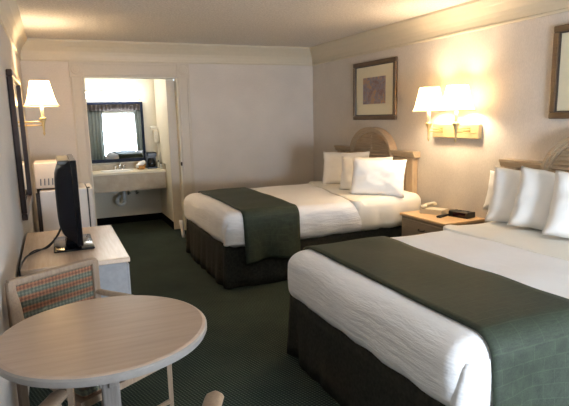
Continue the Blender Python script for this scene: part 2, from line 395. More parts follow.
MZ, MB, FX, HX = .685, .375, 1.553, 3.70
def make_bed(label, y0, y1, hy0, hy1, fold, seed, FX=FX):
    """y0 = far side, y1 = near side (more negative)."""
    t = thing('bed', label, 'bed', (0, 0, 0))
    # mattress under a fitted sheet
    def fm(p):
        q = p.copy(); q.z += wob(p, .008, 3, seed); q.y += wob(p, .008, 4, seed+5); return q
    b = BM(); rbox(b, FX+.015, HX, y1+.012, y0-.012, MB+.005, MZ-.024, .085, .06, fn=fm)
    obj('mattress', b, M['sheet'], t, 'all')
    # top sheet, turned back towards the head
    def fs(p):
        q = p.copy()
        s = (p.x-FX)/(2.95-FX); yy = (p.y-y1)/(y0-y1)
        q.x += s*.3
        q.z += wob(p, .010, 3.2, seed)+wob(p, .005, 9, seed)
        side = abs(p.y-(y0+y1)/2)/((y0-y1)/2)
        if side > .9 and p.z < MZ-.08: q.y += wob(Vector((p.x*3, p.y, p.z)), .014, 3, seed+3)*(1 if p.y < (y0+y1)/2 else 1)
        if p.x < FX+.1: q.x += wob(Vector((p.x, p.y*2.4, p.z)), .018, 2.5, seed+9)-.012*math.sin(PI*max(0, min(1, (p.z-MB)/(MZ-MB))))
        return q
    b = BM(); rbox(b, FX, 2.95, y1, y0, MB-.01, MZ, .09, .045, fn=fs)
    obj('top_sheet', b, M['sheet'], t, 'all')
    # sheet turned back towards the pillows, edge showing across the bed
    X0 = 2.80
    def fc(p):
        q = p.copy(); k = (3.68-p.x)/(3.68-X0); yy = (p.y-y1)/(y0-y1)
        q.x += k*((fold[1]+(fold[0]-fold[1])*yy)-X0)
        if p.x < X0+.0901 and p.z > MZ-.0701 and p.x > X0+.0005: q.z = MZ+.018-(MZ+.018-p.z)*.12
        q.z += wob(q, .010, 3.2, seed)+wob(p, .005, 8, seed+2)
        side = abs(p.y-(y0+y1)/2)/((y0-y1)/2)
        if side > .9 and p.z < MZ-.06: q.y += .012*math.sin(p.x*24+seed)*min(1, (MZ-.06-p.z)/.15)
        return q
    b = BM(); rbox(b, X0, 3.68, y1-.012, y0+.012, MB-.005, MZ+.018, .09, .045, fn=fc)
    obj('turned_back_sheet', b, M['cuff'], t, 'all')
    # tucked sheet corner folded round the near foot corner
    b = BM(); g = []; rc = .09
    for i in range(13):
        row = []
        for j in range(11):
            v = j/10; z = MZ-.075-(MZ-.075-MB-.03)*v
            s0 = .035+.05*(1-v)**2; sv = s0+(.31-s0)*i/12
            off = (.003+.008*(1-(i/12))**.7)*min(1, v*3) if i else 0.0
            arc = PI/2*rc
            if sv < arc: a = sv/rc; x = FX+rc-rc*math.cos(a); y = y1+rc-rc*math.sin(a); nx_, ny_ = -math.cos(a), -math.sin(a)
            else: x = FX+rc+(sv-arc); y = y1; nx_, ny_ = 0, -1
            row.append(b.verts.new((x+nx_*off, y+ny_*off, z-.006*math.sin(i*1.1))))
        g.append(row)
    for p, q in zip(g, g[1:]):
        for j in range(10): b.faces.new((p[j], q[j], q[j+1], p[j+1]))
    o = obj('tucked_corner', b, M['sheet'], t, 'all'); solidify(o, .008)
    # box base hidden by the skirt
    b = BM(); box(b, FX+.09, HX-.02, y1+.09, y0-.09, .12, MB+.02, .02); obj('box_spring', b, M['skirt'], t)
    # pleated skirt
    b = BM(); ring = []
    xs, xe, ya, yb = FX+.02, HX, y1+.05, y0-.05
    path = []
    def seg(p, q, n):
        for i in range(n): path.append((p[0]+(q[0]-p[0])*i/n, p[1]+(q[1]-p[1])*i/n))
    seg((xe, yb), (xs, yb), 60); seg((xs, yb), (xs, ya), 60); seg((xs, ya), (xe, ya), 60); path.append((xe, ya))
    n = len(path)
    for i, (x, y) in enumerate(path):
        fl = .0; nx, ny = (0, 1) if i < 60 else ((-1, 0) if i < 120 else (0, -1))
        w = (.004*math.sin(i*.85+seed)+.022*noise.noise(Vector((i*.21, seed, 0))))
        corner = min(abs(i-60), abs(i-120))
        cp = .02*math.exp(-(corner-4)**2/4.0)
        row = []
        for j in range(6):
            v = j/5; z = MB+.03-(MB+.022)*v; a = v**1.3
            row.append(b.verts.new((x+nx*(w*a-cp*v+.025*v), y+ny*(w*a-cp*v+.025*v), z)))
        ring.append(row)
    for p, q in zip(ring, ring[1:]):
        for j in range(5): b.faces.new((p[j], q[j], q[j+1], p[j+1]))
    o = obj('bed_skirt', b, M['skirt'], t, 'all'); solidify(o, .004)
    # headboard
    hc = (hy0+hy1)/2; xf, xb = 3.752, 3.812
    b = BM(); box(b, xf+.015, xb, hy1+.06, hy0-.06, .35, 1.03)
    hb = obj('headboard', b, M['headwood'], t)
    for yy in (hy1+.035, hy0-.155):
        b = BM(); box(b, xf-.01, xb, yy, yy+.12, 0, 1.05, .006, 1); obj('post', b, M['headwood_v'], hb)
    pr = [(xf+.01, 1.04), (xf-.012, 1.042), (xf-.014, 1.052), (xf-.020, 1.056), (xf-.026, 1.074), (xf-.028, 1.082), (xf-.038, 1.085), (xf-.038, 1.106), (xb, 1.106), (xb, 1.04)]
    def cornice(ya, yb):
        b = BM(); prism(b, pr, ya, yb, 'y'); return b
    hw = .445
    obj('cornice', cornice(hy1, hc-hw+.01), M['headwood'], hb); obj('cornice', cornice(hc+hw-.01, hy0), M['headwood'], hb)
    # arch rim (elliptical) with stepped mouldings
    def arch(b, a0, h0, a1, h1, x0, x1, zc=1.03, n=36):
        A = []
        for k in range(n+1):
            th = PI*k/n; c, s = math.cos(th), math.sin(th)
            A.append([b.verts.new((x0, hc+a0*c, zc+h0*s)), b.verts.new((x0, hc+a1*c, zc+h1*s)), b.verts.new((x1, hc+a1*c, zc+h1*s)), b.verts.new((x1, hc+a0*c, zc+h0*s))])
        for p, q in zip(A, A[1:]):
            for i in range(4): b.faces.new((p[i], p[(i+1)%4], q[(i+1)%4], q[i]))
        b.faces.new(A[0]); b.faces.new(A[-1][::-1])
    b = BM(); arch(b, hw, .325, hw-.03, .297, xf-.038, xb); arch(b, hw-.028, .299, hw-.05, .279, xf-.026, xb); arch(b, hw-.048, .281, hw-.062, .268, xf-.012, xb)
    obj('arch_moulding', b, M['headwood'], hb, True)
    # louvred panel inside the arch
    b = BM(); aw, ah = hw-.058, .270
    pts = [(hc+aw*math.cos(PI*k/30), 1.03+ah*math.sin(PI*k/30)) for k in range(31)]
    prism(b, pts, xf+.016, xb-.002, 'x')
    nz = 8
    for k in range(nz):
        z = 1.035+ah*k/nz*.98; zt = z+ah/nz*.9
        wy = aw*math.sqrt(max(0, 1-((zt-1.03)/ah)**2))
        if wy < .05: continue
        prism(b, [(xf-.014, z), (xf-.008, z-.005), (xf+.016, zt-.002), (xf+.012, zt+.002)], hc-wy, hc+wy, 'y')
    box(b, xf-.010, xf+.02, hc-.006, hc+.006, 1.03, 1.03+ah*.97)
    obj('louvre_panel', b, M['headwood'], hb)
    for sy in (-1, 1):
        ya, yb = sorted((hc+sy*.03, hc+sy*.66)); b = BM()
        box(b, xf, xf+.02, ya, yb, .5, .99, .006, 1); obj('raised_panel', b, M['headwood'], hb)
    return t
B1 = (-1.17, -2.70); B2 = (-4.0, -5.57)
bed1 = make_bed('white bed nearer the far wall with arched headboard under framed picture', *B1, -.79, -2.46, (3.12, 2.84), 1.3)
bed2 = make_bed('large white bed in the foreground right with dark green scarf', *B2, -3.61, -5.33, (2.76, 2.82), 7.7, 1.532)
# loose sheet corner at the far foot corner of the first bed
b = BM(); g = []
for i in range(5):
    g.append([b.verts.new((FX-.035+.012*math.sin(i*1.3)+(.02*j/5), -1.16+.035*(i-2)*(1-.55*j/5)/1.0*.6-.004, .37-.2*j/5)) for j in range(6)])
for p, q in zip(g, g[1:]):
    for j in range(5): b.faces.new((p[j], q[j], q[j+1], p[j+1]))
o = obj('sheet_corner', b, M['sheet'], bed1, 'all'); solidify(o, .01); o['label'] = 'white sheet corner hanging over the dark skirt'

def make_scarf(label, y0, y1, xa, xb, zb_near, zb_far, seed):
    off = .012; r = .095; yn, yf, zt = y1-off, y0+off, MZ+off
    path = []
    for k in range(14): path.append((yn, zb_near+(zt-r-zb_near)*k/14, 1-k/14))
    for k in range(9): a = PI/2*k/8; path.append((yn+r-r*math.cos(a), zt-r+r*math.sin(a), 0))
    for k in range(1, 36): path.append((yn+r+(yf-yn-2*r)*k/36, zt, 0))
    for k in range(9): a = PI/2*k/8; path.append((yf-r+r*math.sin(a), zt-r+r*math.cos(a), 0))
    for k in range(1, 15): path.append((yf, zt-r-(zt-r-zb_far)*k/14, k/14))
    b = BM(); nx = 16; G = []
    for i in range(nx+1):
        u = i/nx; row = []
        for (y, z, dr) in path:
            x = xa+(xb-xa)*u + .012*noise.noise(Vector((y*1.5, seed+u, z)))
            p = Vector((x, y, z)); s = -1 if y < (y0+y1)/2 else 1
            dz = wob(p, .010, 3.2, seed)
            yy = y + s*dr*(.02+.022*math.sin(u*9+seed)+.012*noise.noise(Vector((u*6, z*4, seed))))
            row.append(b.verts.new((x, yy, z+(dz if dr == 0 else dz*.3) - dr*.012*math.sin(u*7+seed))))
        G.append(row)
    for p, q in zip(G, G[1:]):
        for j in range(len(path)-1): b.faces.new((p[j], q[j], q[j+1], p[j+1]))
    o = obj('bed_scarf', b, M['scarf'], None, 'all'); solidify(o, .012, 0)
    return tag(o, label, 'bed scarf')
make_scarf('dark green bed scarf draped across the bed nearer the far wall', *B1, 1.73, 2.27, .245, .25, 1.3)
make_scarf('dark green quilted scarf draped across the large foreground bed', *B2, 1.668, 2.24, .2, .25, 7.7)

# pillows
def make_pillow(loc, yaw, lean, w, h, T, label, group, seed, roll=0):
    b = BM(); nu, nv = 26, 20; S = {}
    for s in (1, -1):
        for i in range(nu+1):
            for j in range(nv+1):
                u, v = -1+2*i/nu, -1+2*j/nv
                edge = i in (0, nu) or j in (0, nv)
                if edge and (0, i, j) in S: S[(s, i, j)] = S[(0, i, j)]; continue
                x = w/2*u*(1-.05*(1-v*v)*abs(u)); z = h/2*v*(1-.07*(1-u*u)*abs(v))
                t = T*((1-abs(u)**3.2)*(1-abs(v)**3.2))**.5 if not edge else 0
                t *= 1-.25*v*.6
                wr = .010*noise.noise(Vector((u*2.2+seed, v*2.4, s*3+seed)))*(0 if edge else 1)+.006*noise.noise(Vector((u*7, v*5+seed, s)))*(0 if edge else 1)
                vt = b.verts.new((x+.006*noise.noise(Vector((v*4, seed, 0))), s*t/1+s*wr*min(1, t/.04), z+.008*noise.noise(Vector((u*3, seed+4, 0)))))
                S[(s, i, j)] = vt
                if edge: S[(0, i, j)] = vt
    for s in (1, -1):
        for i in range(nu):
            for j in range(nv):
                f = [S[(s, i, j)], S[(s, i+1, j)], S[(s, i+1, j+1)], S[(s, i, j+1)]]
                try: b.faces.new(f if s < 0 else f[::-1])
                except ValueError: pass
    o = obj('pillow', b, M['pillow'], None, 'all')
    m = Matrix.Translation(loc) @ Matrix.Rotation(yaw, 4, 'Z') @ Matrix.Rotation(lean, 4, 'X') @ Matrix.Rotation(roll, 4, 'Y')
    o.matrix_world = m
    return tag(o, label, 'pillow', group)
g1, g2 = 'pillows standing on the far bed', 'pillows standing on the foreground bed'
yw = -math.atan2(.69, .72)
def pil(x, y, yaw, lean, w, h, T, lab, g, s, roll=0):
    make_pillow((x, y, MZ+.002+h/2*math.cos(lean)), yaw, lean, w, h, T, lab, g, s, roll)
pil(3.40, -1.62, yw, -.18, .56, .40, .075, 'white pillow farthest left and rearmost of the far bed\'s three', g1, 2, 0)
pil(3.33, -2.16, yw, -.2, .56, .38, .075, 'middle white pillow of the far bed, half hidden by the front one', g1, 5, .02)
pil(3.255, -2.50, yw, -.22, .55, .385, .08, 'large white pillow nearest the nightstand on the far bed', g1, 9, .04)
yw2 = -math.atan2(.80, .60)
pil(3.38, -4.24, yw2, -.36, .56, .42, .085, 'leftmost upright white pillow on the foreground bed', g2, 12, .08)
pil(3.345, -4.52, yw2, -.36, .60, .43, .085, 'middle upright white pillow on the foreground bed', g2, 15, .14)
pil(3.32, -4.83, yw2, -.36, .62, .43, .09, 'rightmost white pillow on the foreground bed, cut by picture edge', g2, 21, .12)
pil(3.60, -3.97, -PI/2, -.2, .74, .335, .055, 'flat white pillow leaning on the foreground bed\'s headboard behind the left upright one', g2, 25, 0)
pil(3.62, -4.74, -PI/2, -.2, .70, .33, .055, 'white pillow against the foreground bed\'s headboard, hidden behind the right upright one', g2, 31, 0)

# ------------------------------------------------------------------ nightstand and things on it
t = thing('nightstand', 'light wooden nightstand between the two beds', 'nightstand', (3.57, -3.10, 0))
nx0, nx1, ny0, ny1, nz = -.238, .24, -.308, .335, .548
b = BM(); box(b, nx0, nx1, ny0, ny1, nz-.028, nz, .008, 2); obj('tabletop', b, M['nightwood'], t)
b = BM(); box(b, nx0+.02, nx1-.01, ny0+.015, ny1-.015, .06, nz-.028); box(b, nx0+.05, nx1-.03, ny0+.03, ny1-.03, 0, .06); obj('carcass', b, M['nightside'], t)
for k in range(2):
    b = BM(); z0 = .09+k*.215; box(b, nx0+.006, nx0+.021, ny0+.03, ny1-.03, z0, z0+.195, .005, 1); d = obj('drawer', b, M['nightside'], t)
    b = BM(); tube(b, smoothpath([(nx0+.008, -.04, z0+.13), (nx0-.012, -.035, z0+.125), (nx0-.016, 0, z0+.12), (nx0-.012, .035, z0+.125), (nx0+.008, .04, z0+.13)], 4), .005, 8); obj('handle', b, M['brasslatch'], d, 'all')
# telephone
t = thing('telephone', 'ivory push-button telephone with handset on the nightstand', 'telephone', (3.64, -2.94, nz), -1.15); t.scale = (1.12, 1.2, .95)
b = BM(); prism(b, [(-.11, 0), (.11, 0), (.11, .02), (.02, .045), (-.11, .05)], -.1, .1, 'x')
for f in b.faces: pass
obj('base', b, M['phone'], t)
b = BM(); tube(b, smoothpath([(-.075, -.1, .072), (-.075, -.06, .076), (-.075, 0, .078), (-.075, .06, .076), (-.075, .1, .072)], 5), [.018]*20+[.018], 10, .014)
for yy in (-.085, .085): lathe(b, [(.02, -.028), (.028, -.024), (.03, -.006), (.02, .004)], (-.075, yy, .078), 14)
obj('handset', b, M['phone'], t, 'all')
b = BM()
for i in range(3):
    for j in range(4): box(b, .0+i*.026, .018+i*.026, -.055+j*.024, -.038+j*.024, .035, .044-.002*j, .002, 1)
o = obj('keypad', b, M['mat'], t); o['kind'] = 'stuff'
# clock radio
t = thing('clock_radio', 'black clock radio on the right end of nightstand', 'clock radio', (3.69, -3.23, nz), -1.35)
b = BM(); prism(b, [(-.065, 0), (.06, 0), (.055, .05), (-.045, .058), (-.062, .05)], -.1, .1, 'x'); obj('body', b, M['clock'], t)
b = BM(); prism(b, [(-.0665, .01), (-.0645, .044), (-.0635, .044), (-.0655, .01)], -.05, .08, 'x'); obj('display', b, plain('dark_red_display', (48, 14, 22), .1), t)
b = BM()
for k in range(4): b = BM(); box(b, -.07+k*.04, -.045+k*.04, -.01, .012, .056, .060, .001, 1); obj('button', b, M['gasket'], t)
b = BM(); box(b, -.022, .022, -.085, .085, 0, .018, .006, 2)
t = obj('remote_control', b, M['clock'], None, True); t.location = (3.545, -3.14, nz); t.rotation_euler = (0, 0, -1.2)
tag(t, 'small black remote control between the telephone and clock radio', 'remote control')

# ------------------------------------------------------------------ pictures
def picture(label, yc, loc_label=None):
    t = thing('framed_picture', label, 'picture', (W, yc, 1.78)); w, h = .445, .342
    b = BM(); fw = .048
    for (ya, yb, za, zb) in ((-w, w, h-fw, h), (-w, w, -h, -h+fw), (-w, -w+fw, -h+fw, h-fw), (w-fw, w, -h+fw, h-fw)):
        box(b, -.032, -.002, ya, yb, za, zb, .008, 2)
    obj('frame', b, M['picframe'], t)
    b = BM(); q = fw-.004; g = fw+.012
    for (ya, yb, za, zb) in ((-w+q, w-q, h-g, h-q), (-w+q, w-q, -h+q, -h+g), (-w+q, -w+g, -h+g, h-g), (w-g, w-q, -h+g, h-g)):
        box(b, -.024, -.004, ya, yb, za, zb)
    obj('fillet', b, M['picframe_in'], t)
    b = BM(); box(b, -.014, -.004, -w+fw, w-fw, -h+fw, h-fw); obj('mat_board', b, M['mat'], t)
    b = BM(); box(b, -.0155, -.0135, -.235, .235, -.155, .155); obj('print', b, M['art'], t)
    return t
picture('brown framed abstract print with cream mat above the far bed', -1.60)
picture('brown framed picture at right picture edge above foreground bed', -4.45)

# ------------------------------------------------------------------ sconces
WARM = (1, .79, .53)
def shade_part(t, c, r0, r1, z0, z1):
    b = BM(); n = 40; rings = []
    for k in range(9):
        v = k/8; rr = r0+(r1-r0)*(v**.65); rings.append([b.verts.new((c[0]+rr*math.cos(2*PI*q/n), c[1]+rr*math.sin(2*PI*q/n), c[2]+z0+(z1-z0)*v)) for q in range(n)])
    for a, d in zip(rings, rings[1:]):
        for q in range(n): b.faces.new((a[q], a[(q+1)%n], d[(q+1)%n], d[q]))
    s = obj('lamp_shade', b, M['shade'], t, 'all')
    b = BM()
    for (rr, zz) in ((r0+.001, z0), (r1+.001, z1)):
        tube(b, [(c[0]+rr*math.cos(2*PI*q/40), c[1]+rr*math.sin(2*PI*q/40), c[2]+zz) for q in range(41)], .004, 6)
    for q in range(8):
        a = 2*PI*q/8+.2; pts = []
        for k in range(9):
            v = k/8; rr = r0+(r1-r0)*(v**.65)+.001; pts.append((c[0]+rr*math.cos(a), c[1]+rr*math.sin(a), c[2]+z0+(z1-z0)*v))
        tube(b, pts, .0016, 5)
    obj('shade_trim', b, M['band'], s, 'all')
def lamp_stem(t, c, zb, zt):
    b = BM(); h = zt-zb
    lathe(b, [(.002, 0), (.008, .01), (.012, .025), (.007, .04), (.010, .07), (.014, .11), (.02, .14), (.034, .165), (.036, .172), (.016, .18), (.016, .185)], (c[0], c[1], zb), 20)
    obj('stem', b, M['brass'], t, 'all')
    b = BM(); lathe(b, [(.015, .18), (.015, h+.03)], (c[0], c[1], zb), 16); obj('candle_sleeve', b, M['candle'], t, 'all')
def bulb(name, loc, power):
    l = bpy.data.lights.new(name, 'POINT'); l.energy = power; l.color = WARM; l.shadow_soft_size = .06
    o = bpy.data.objects.new(name, l); COL.objects.link(o); o.location = loc; return o
t = thing('wall_sconce', 'twin-shade brass wall sconce lit above the nightstand', 'wall lamp', (0, 0, 0))
b = BM(); box(b, W-.045, W, -3.31, -2.69, 1.262, 1.395, .008, 2); obj('wall_plate', b, M['plate'], t)
for zz in (1.315, 1.345): b = BM(); box(b, W-.048, W-.0445, -3.28, -2.72, zz, zz+.004); obj('plate_groove', b, M['band'], t)
for yy in (-2.835, -3.205):
    x = 3.605
    lamp_stem(t, (x, yy), 1.235, 1.52); shade_part(t, (x, yy, 0), .158, .092, 1.52, 1.745)
    for zz in (1.33, 1.36): b = BM(); tube(b, [(W-.046, yy, zz), (x, yy, zz)], .007, 10); obj('arm', b, M['brass'], t, 'all')
    bulb('sconce_bulb', (x, yy, 1.63), 19)
t = thing('wall_sconce', 'single-shade brass swing-arm sconce lit in the left corner', 'wall lamp', (0, 0, 0))
lx, ly = .195, -1.2
b = BM(); box(b, 0, .03, ly-.09, ly+.09, 1.42, 1.58, .008, 2); obj('wall_plate', b, M['plate'], t)
lamp_stem(t, (lx, ly), 1.372, 1.66); shade_part(t, (lx, ly, 0), .162, .088, 1.662, 1.905)
for zz in (1.475, 1.51): b = BM(); tube(b, [(.028, ly, zz), (lx, ly, zz)], .007, 10); obj('arm', b, M['brass'], t, 'all')
bulb('sconce_bulb', (lx, ly, 1.80), 20)

# ------------------------------------------------------------------ left wall mirror
t = thing('wall_mirror', 'tall dark-framed mirror hanging on the left wall', 'mirror', (0, -2.08, 1.335))
w, h, fw = .57, .552, .05
b = BM()
for (ya, yb, za, zb) in ((-w, w, h-fw, h), (-w, w, -h, -h+fw), (-w, -w+fw, -h+fw, h-fw), (w-fw, w, -h+fw, h-fw)):
    box(b, .002, .042, ya, yb, za, zb, .008, 2)
obj('frame', b, M['darkframe'], t)
b = BM(); box(b, .004, .022, -w+fw, w-fw, -h+fw, h-fw); obj('mirror_glass', b, M['mirror'], t)

# ------------------------------------------------------------------ dresser and TV
t = thing('dresser', 'low dresser with pale top against the left wall under the television', 'dresser', (0, 0, 0))
dx, dy0, dy1, dz = .643, -3.64, -2.52, .663
b = BM(); box(b, .014, dx, dy0, dy1, dz-.032, dz, .006, 2); obj('top', b, M['dressertop'], t)
b = BM(); box(b, .014, dx-.02, dy0+.02, dy1-.02, .07, dz-.032); box(b, .05, dx-.06, dy0+.05, dy1-.05, 0, .07); obj('carcass', b, M['dresserside'], t)
for j in range(2):
    for k in range(2):
        ya = dy0+.04+j*.525; za = .09+k*.27
        b = BM(); box(b, dx-.02, dx-.004, ya, ya+.505, za, za+.25, .004, 1); d = obj('drawer', b, M['dresserside'], t)
        b = BM(); tube(b, smoothpath([(dx-.006, ya+.2, za+.14), (dx+.014, ya+.21, za+.135), (dx+.014, ya+.295, za+.135), (dx-.006, ya+.305, za+.14)], 4), .005, 8); obj('handle', b, M['brasslatch'], d, 'all')
t = thing('television', 'black flat television seen edge-on standing on the dresser', 'television', (0, 0, dz))
ty0, ty1, z0, z1 = -3.43, -2.72, .055, .605
b = BM(); prism(b, [(.352, z0), (.386, z0), (.386, z1), (.352, z1)], ty0, ty1, 'y')
bmesh.ops.bevel(b, geom=b.edges[:], offset=.004, segments=2, profile=.5, affect='EDGES')
o = obj('bezel', b, M['blackgloss'], t)
b = BM(); box(b, .3855, .3875, ty0+.03, ty1-.03, z0+.05, z1-.03); obj('screen', b, M['screen'], o)
# rounded rear housing
b = BM(); G = []
n = 10
for i in range(n+1):
    u = i/n; y = ty0+.01+(ty1-ty0-.02)*u; row = []
    for j in range(n+1):
        v = j/n; z = z0+.01+(z1-z0-.015)*v
        d = .105*(1-abs(2*u-1)**6)**.5*(1-abs(2*v-1)**5)**.6 if 0 < i < n and 0 < j < n else 0
        row.append(b.verts.new((.353-d*(1.0), y, z)))
    G.append(row)
for p, q in zip(G, G[1:]):
    for j in range(n): b.faces.new((p[j], q[j], q[j+1], p[j+1]))
o2 = obj('rear_housing', b, M['tvback'], t, 'all')
b = BM(); box(b, .275, .352, ty0+.08, ty1-.08, z1-.03, z1-.004, .01, 3); obj('housing_lit_top', b, M['tvlit'], t)  # added grey bar: painted light along the housing's upper rear edge
b = BM(); prism(b, [(.28, .015), (.37, .015), (.36, .09), (.30, .09)], -3.16, -3.0, 'y'); obj('neck', b, M['blackgloss'], t)
b = BM(); box(b, .205, .46, -3.315, -2.86, 0, .016, .008, 3); obj('stand_base', b, M['blackgloss'], t, True)
# cables
b = BM()
pts = smoothpath([(.275, -3.05, .80), (.235, -3.1, .735), (.17, -3.16, .685), (.10, -3.24, .672), (.05, -3.33, .672), (.03, -3.42, .665), (.022, -3.56, .668), (.02, -3.66, .64), (.03, -3.68, .5), (.03, -3.68, .2)], 6)
tube(b, pts, .0055, 8); tube(b, [p+Vector((.004, .03*max(0, 1-i/20)+.008, .012*math.sin(i*.4))) for i, p in enumerate(pts[:24])], .005, 8)
tag(obj('television_cable', b, M['cable'], None, 'all'), 'black cables trailing from behind the television to the left wall', 'cable')

# ------------------------------------------------------------------ fridge and microwave
t = thing('mini_fridge', 'white mini fridge standing in the far left corner beyond dresser', 'fridge', (0, 0, 0))
fy0, fy1, fz = -1.02, -.52, .80
b = BM(); box(b, .09, .555, fy0, fy1, .03, fz, .012, 2); obj('body', b, M['fridge'], t)
b = BM(); box(b, .565, .615, fy0, fy1, .04, fz-.004, .012, 2); d = obj('door', b, M['fridge'], t)
b = BM(); box(b, .553, .567, fy0+.008, fy1-.008, .045, fz-.012); obj('door_gasket', b, M['gasket'], t)
b = BM(); box(b, .55, .585, fy0+.004, fy0+.03, fz-.004, fz+.008, .003, 1); obj('hinge', b, M['gasket'], t)
b = BM(); box(b, .61, .632, fy1-.09, fy1-.06, .45, .72, .006, 2); obj('handle', b, M['fridge'], d)
b = BM()
for k in range(14): tube(b, [(.062, fy0+.01, .12+k*.045), (.062, fy1-.02, .12+k*.045)], .005, 6)
box(b, .052, .072, fy0+.004, fy0+.022, .08, fz-.02); box(b, .052, .072, fy1-.04, fy1-.022, .08, fz-.02)
box(b, .074, .09, fy0+.01, fy1-.02, .1, fz-.04)
obj('condenser', b, M['coil'], t)
for x in (.12, .5):
    for y in (fy0+.05, fy1-.05): b = BM(); lathe(b, [(.02, 0), (.016, .032)], (x, y, 0), 12); obj('foot', b, M['gasket'], t)
t = thing('microwave_oven', 'cream microwave with side vents on top of the mini fridge', 'microwave', (0, 0, fz))
mx0, mx1, my0, my1 = .058, .40, -1.00, -.56
b = BM(); box(b, mx0, mx1, my0, my1, .022, .29, .012, 3); mwb = obj('body', b, M['mwave'], t, True)
b = BM(); box(b, mx1, mx1+.025, my0+.002, my1-.002, .026, .286, .006, 2); d = obj('door', b, M['mwave'], t)
b = BM(); box(b, mx1+.025, mx1+.028, my0+.13, my1-.04, .06, .25); obj('window_panel', b, M['blackgloss'], d)
b = BM()
for k in range(5):
    x = mx0+.045+k*.038
    prism(b, [(x, .055), (x+.012, .055), (x+.016, .125), (x+.004, .125)], my0-.0015, my0+.004, 'y')
obj('side_vent', b, M['slot'], t)
for x in (mx0+.04, mx1-.04):
    for y in (my0+.04, my1-.04): b = BM(); lathe(b, [(.014, .001), (.014, .024)], (x, y, 0), 10); obj('foot', b, M['gasket'], t)

# ------------------------------------------------------------------ vanity alcove
t = thing('vanity_counter', 'beige wall-to-wall vanity counter with deep apron in the alcove', 'vanity', (0, 0, 0))
vy, vz = .43, .80
b = BM(); box(b, .52, 1.70, vy, .97, vz-.028, vz, .006, 2); obj('countertop', b, M['marbletop'], t)
b = BM(); box(b, .525, 1.695, vy+.012, vy+.035, .54, vz-.028); obj('apron', b, M['marble'], t)
b = BM(); box(b, .525, 1.695, .95, .969, vz, vz+.085, .003, 1); box(b, 1.681, 1.698, vy+.03, .95, vz, vz+.085, .003, 1); obj('backsplash', b, M['marble'], t)
t = thing('sink', 'white oval wash basin set into the vanity counter', 'sink', (1.06, .68, vz))
b = BM(); n = 32; rings = []
for (a, c, z) in ((.225, .165, .002), (.22, .16, .010), (.2, .142, .011), (.185, .13, .004), (.18, .127, .0015)):
    rings.append([b.verts.new((a*math.cos(2*PI*q/n), c*math.sin(2*PI*q/n), z)) for q in range(n)])
for p, q2 in zip(rings, rings[1:]):
    for q in range(n): b.faces.new((p[q], p[(q+1)%n], q2[(q+1)%n], q2[q]))
b.faces.new(rings[-1]); obj('basin', b, M['sinkwhite'], t, 'all')
t = thing('faucet', 'small chrome faucet behind the wash basin', 'faucet', (1.12, .885, vz))
b = BM(); box(b, -.075, .075, -.022, .022, 0, .014, .006, 2); lathe(b, [(.018, .012), (.014, .06), (.016, .085)], (0, 0, 0), 16)
tube(b, smoothpath([(0, 0, .07), (0, -.05, .10), (0, -.105, .085), (0, -.11, .065)], 5), .011, 10); obj('spout', b, M['chrome'], t, 'all')
for s in (-1, 1):
    b = BM(); lathe(b, [(.014, .012), (.012, .035), (.022, .04), (.02, .058), (.008, .062)], (s*.06, 0, 0), 16); obj('tap_handle', b, M['chrome'], t, 'all')
# drain under the counter
t = thing('drain_pipe', 'white curved drain pipe hanging under the vanity counter', 'pipe', (0, 0, 0))
b = BM(); tube(b, smoothpath([(1.135, .72, .79), (1.135, .72, .5), (1.135, .72, .36), (1.115, .72, .325), (1.08, .72, .31), (1.045, .73, .325), (1.035, .74, .36), (1.045, .76, .40), (1.08, .80, .42), (1.085, .86, .42), (1.085, .975, .42)], 6), .022, 12)
obj('pipe', b, M['pvc'], t, 'all')
for c3 in ((1.135, .72, .44), (1.035, .74, .365)): b = BM(); lathe(b, [(.03, -.018), (.03, .018)], c3, 16); obj('coupling', b, M['pvc'], t, True)
for x, lab in ((1.22, 'grey water supply valve under the vanity, next to the drain pipe'), (1.34, 'grey water supply valve under the vanity, farther right from the drain pipe')):
    t = thing('supply_valve', lab, 'valve', (x, .974, .45), 0, 'supply valves under the vanity')
    b = BM(); tube(b, smoothpath([(0, 0, 0), (0, -.05, 0), (0, -.06, .03), (-.03, -.1, .15), (-.06, -.12, .3)], 5), .007, 8); obj('supply_line', b, M['chrome'], t, 'all')
    b = BM(); lathe(b, [(.014, -.03), (.016, 0), (.014, .03)], (0, -.05, 0), 12); tube(b, [(0, -.05, 0), (0.001, -.095, 0)], .007, 8)
    tube(b, [(-.025, -.095, 0), (.025, -.095, 0)], .012, 10); obj('valve_body', b, M['chrome'], t, 'all')
# framed mirror
t = thing('vanity_mirror', 'large navy-framed mirror above the vanity counter', 'mirror', (0, 0, 0))
b = BM(); X0, X1, Z0, Z1, fw = .56, 1.512, .905, 1.765, .036
for (xa, xb, za, zb) in ((X0, X1, Z1-fw, Z1), (X0, X1, Z0, Z0+fw+.012), (X0, X0+fw, Z0+fw, Z1-fw), (X1-fw, X1, Z0+fw, Z1-fw)):
    box(b, xa, xb, .938, .968, za, zb, .006, 2)
obj('frame', b, M['navy'], t)
b = BM(); box(b, X0+fw-.002, X1-fw+.002, .95, .966, Z0+fw, Z1-fw+.002); obj('mirror_glass', b, M['mirror'], t)
# light fixture
t = thing('vanity_light', 'bright white fluorescent light bar above the vanity mirror', 'light fixture', (0, 0, 0))
b = BM(); box(b, .60, 1.475, .93, .968, 1.80, 1.915, .006, 2); obj('housing', b, M['dispenser'], t)
b = BM(); rbox(b, .605, 1.478, .855, .935, 1.803, 1.905, .035, .2); obj('lens', b, M['tube'], t, 'all')
